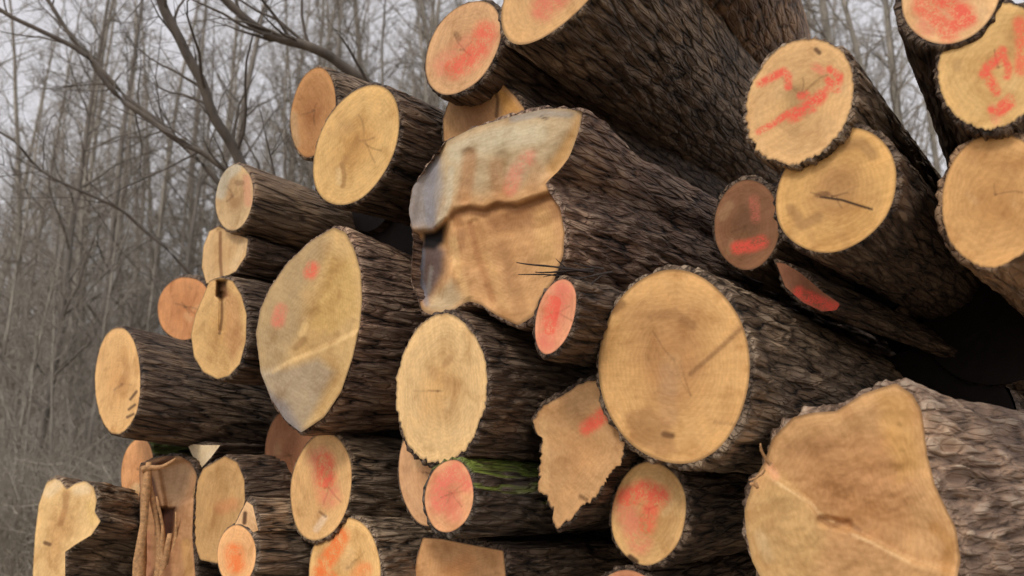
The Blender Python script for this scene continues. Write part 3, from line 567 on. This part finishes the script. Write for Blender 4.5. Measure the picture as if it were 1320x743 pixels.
# placed by distance band; the lane in front of the pile stays free
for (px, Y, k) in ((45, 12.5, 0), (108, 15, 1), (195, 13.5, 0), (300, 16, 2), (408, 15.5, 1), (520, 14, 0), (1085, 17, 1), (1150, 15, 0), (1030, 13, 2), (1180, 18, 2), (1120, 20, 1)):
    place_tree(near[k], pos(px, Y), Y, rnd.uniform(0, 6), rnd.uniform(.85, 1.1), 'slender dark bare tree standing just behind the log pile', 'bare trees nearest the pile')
for i in range(84):
    px = rnd.uniform(-80, 640) if i < 50 else rnd.uniform(960, 1220); Y = rnd.uniform(17, 30)
    place_tree(mid[i % 4], pos(px, Y), Y, rnd.uniform(0, 6), rnd.uniform(.8, 1.15), 'grey bare woodland tree in the middle distance', 'bare trees in the middle distance')
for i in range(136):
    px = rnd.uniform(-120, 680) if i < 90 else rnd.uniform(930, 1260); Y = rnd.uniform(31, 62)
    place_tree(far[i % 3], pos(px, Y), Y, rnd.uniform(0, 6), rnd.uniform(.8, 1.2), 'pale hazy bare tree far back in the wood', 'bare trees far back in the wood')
for i in range(50):
    px = rnd.uniform(-60, 560) if i < 44 else rnd.uniform(1000, 1180); Y = rnd.uniform(11, 24)
    place_tree(sap[i % 3], pos(px, Y), Y, rnd.uniform(0, 6), rnd.uniform(.7, 1.1), 'thin bare sapling in the undergrowth', 'bare saplings in the undergrowth')
# brush : uncountable undergrowth
T = Tubes()
for i in range(9000):
    Y = 9 + 30*rnd.random()**1.4; x = pos(rnd.uniform(-150, 700), Y); h = rnd.uniform(.5, 1.5)*(1+Y*.03); z = ground_h(x, Y)
    p, r_ = grow(rnd, Vector((x, Y, z-.05)), Vector((rnd.gauss(0, .35), rnd.gauss(0, .35), 1)), h, .004+.0003*Y, 4, .2, 0); T.add(p, r_, 3)
    for k in range(2):
        j = rnd.randint(1, 3); p2, r2 = grow(rnd, p[j], Vector((rnd.gauss(0, .8), rnd.gauss(0, .8), .7)), h*.5, .003+.0002*Y, 3, .25, 0); T.add(p2, r2, 3)
tag(mesh_obj('undergrowth', T.V, T.F, tmat('undergrowth_twigs', (.37, .325, .265))), 'dense grey tangle of bare undergrowth below the trees', 'undergrowth', kind='stuff')

# leaning dark saplings and boughs just behind the pile
def leaner(pts, Y0, Y1, r0, r1, label, side):
    T = Tubes(); C = Tubes(); n = len(pts); P3 = []
    for i, (x, y) in enumerate(pts):
        z = Y0 + (Y1-Y0)*i/(n-1); P3.append(Vector(at(x, y, z)))
    # smooth resample
    Q = []
    for i in range(n-1):
        a, b, c_, d_ = P3[max(i-1, 0)], P3[i], P3[i+1], P3[min(i+2, n-1)]
        for k in range(5):
            t = k/5; Q.append(.5*((2*b) + (c_-a)*t + (2*a-5*b+4*c_-d_)*t*t + (3*b-a-3*c_+d_)*t**3))
    Q.append(P3[-1]); m = len(Q); rad = [r0 + (r1-r0)*i/(m-1) for i in range(m)]
    for i in range(m): Q[i] = Q[i] + Vector((noise.noise(Q[i]*3), 0, noise.noise(Q[i]*3+Vector((9, 9, 9)))))*.03
    rr_ = random.Random(int(pts[0][0])+5)
    base = Q[-1]; root = bpy.data.objects.new('leaning_tree', None); COL.objects.link(root); root.location = base; tag(root, label, 'tree')
    T.add([q-base for q in Q], rad, 8)
    for k in range(side):
        i = rr_.randint(1, m-3); dr = (Q[i-1]-Q[i]).normalized() + Vector((rr_.gauss(0, .6), rr_.gauss(0, .5), rr_.gauss(.1, .6)))
        p, r_ = grow(rr_, Q[i]-base, dr, rr_.uniform(.4, 1.4), rad[i]*.4, 7, .14, .01); C.add(p, r_, 4)
        for q in range(3):
            j = rr_.randint(2, 6); p2, r2 = grow(rr_, p[j], (p[j]-p[j-1]).normalized() + Vector((rr_.gauss(0, .6), rr_.gauss(0, .6), rr_.gauss(0, .6))), rr_.uniform(.2, .6), .004, 4, .2, 0); C.add(p2, r2, 3)
    for nm, tb in (('trunk', T), ('crown', C)): mesh_obj(nm, tb.V, tb.F, M_LEAN, root)
M_LEAN = tmat('bough_bark', (.12, .10, .082))
leaner([(-60, -25), (0, 12), (50, 40), (110, 72), (160, 132), (230, 182), (300, 225), (420, 330), (560, 560), (600, 700)], 6.5, 7.5, .018, .035, 'thin dark bough sweeping down from the top left corner behind the pile', 26)
leaner([(20, -90), (50, -20), (100, 55), (165, 125), (250, 200), (330, 300), (470, 520), (560, 720)], 8.0, 8.5, .018, .04, 'second slim dark stem crossing the top left, bending down to the right', 24)
leaner([(180, -60), (205, 0), (250, 88), (285, 165), (312, 215), (370, 330), (450, 560), (480, 700)], 6.0, 6.6, .035, .055, 'dark leaning trunk running down to the small log end with the greyish rim', 18)
leaner([(230, -60), (290, 0), (345, 42), (400, 62), (440, 84), (520, 160), (640, 400), (700, 660)], 5.6, 6.4, .028, .055, 'dark bough slanting down to the top of the shaded orange log end', 16)
leaner([(-80, 150), (0, 172), (70, 230), (140, 262), (190, 300), (300, 420), (400, 640)], 7, 8, .010, .022, 'faint thin bough arching low over the grey undergrowth at the left', 10)

# ------------------------------------------------------------------ light : flat overcast with a soft low glow from the front left
SUN_EL, SUN_AZ = R(48), R(212)      # azimuth clockwise from +Y
w = bpy.data.worlds.new('World'); S.world = w; w.use_nodes = True; nt = w.node_tree; nt.nodes.clear()
out = nt.nodes.new('ShaderNodeOutputWorld'); bg = nt.nodes.new('ShaderNodeBackground'); sky = nt.nodes.new('ShaderNodeTexSky')
sky.sky_type = 'NISHITA'; sky.sun_disc = False; sky.sun_elevation = SUN_EL; sky.sun_rotation = SUN_AZ; sky.dust_density = 4; sky.air_density = 1.2
hs = nt.nodes.new('ShaderNodeHueSaturation'); hs.inputs['Saturation'].default_value = .25; hs.inputs['Value'].default_value = 1.0
mx = nt.nodes.new('ShaderNodeMix'); mx.data_type = 'RGBA'; mx.inputs['Factor'].default_value = .6
nt.links.new(sky.outputs[0], hs.inputs['Color']); cin = [i for i in mx.inputs if i.enabled]; nt.links.new(hs.outputs[0], cin[1]); cin[2].default_value = (8.0, 7.7, 8.0, 1)
nt.links.new([o for o in mx.outputs if o.enabled][0], bg.inputs['Color']); bg.inputs['Strength'].default_value = .125
nt.links.new(bg.outputs[0], out.inputs[0])
sd = bpy.data.lights.new('sun', 'SUN'); sd.energy = 1.5; sd.angle = R(14); sd.color = (1, .94, .85); so = bpy.data.objects.new('sun', sd); COL.objects.link(so)
dirv = Vector((math.sin(SUN_AZ)*math.cos(SUN_EL), math.cos(SUN_AZ)*math.cos(SUN_EL), math.sin(SUN_EL)))
so.rotation_euler = dirv.to_track_quat('Z', 'Y').to_euler()
S.view_settings.view_transform = 'Standard'; S.view_settings.look = 'None'; S.view_settings.exposure = 0
S.cycles.max_bounces = 5; S.render.filter_size = 1.7
for lb, r_, ex in LOGS: print('LOG %-50s ext %.2f x %.2f  loc %.2f %.2f %.2f' % (lb[:50], ex[0], ex[1], *r_.location))

cam_d.dof.use_dof = True; cam_d.dof.focus_distance = 2.7; cam_d.dof.aperture_fstop = 2.0
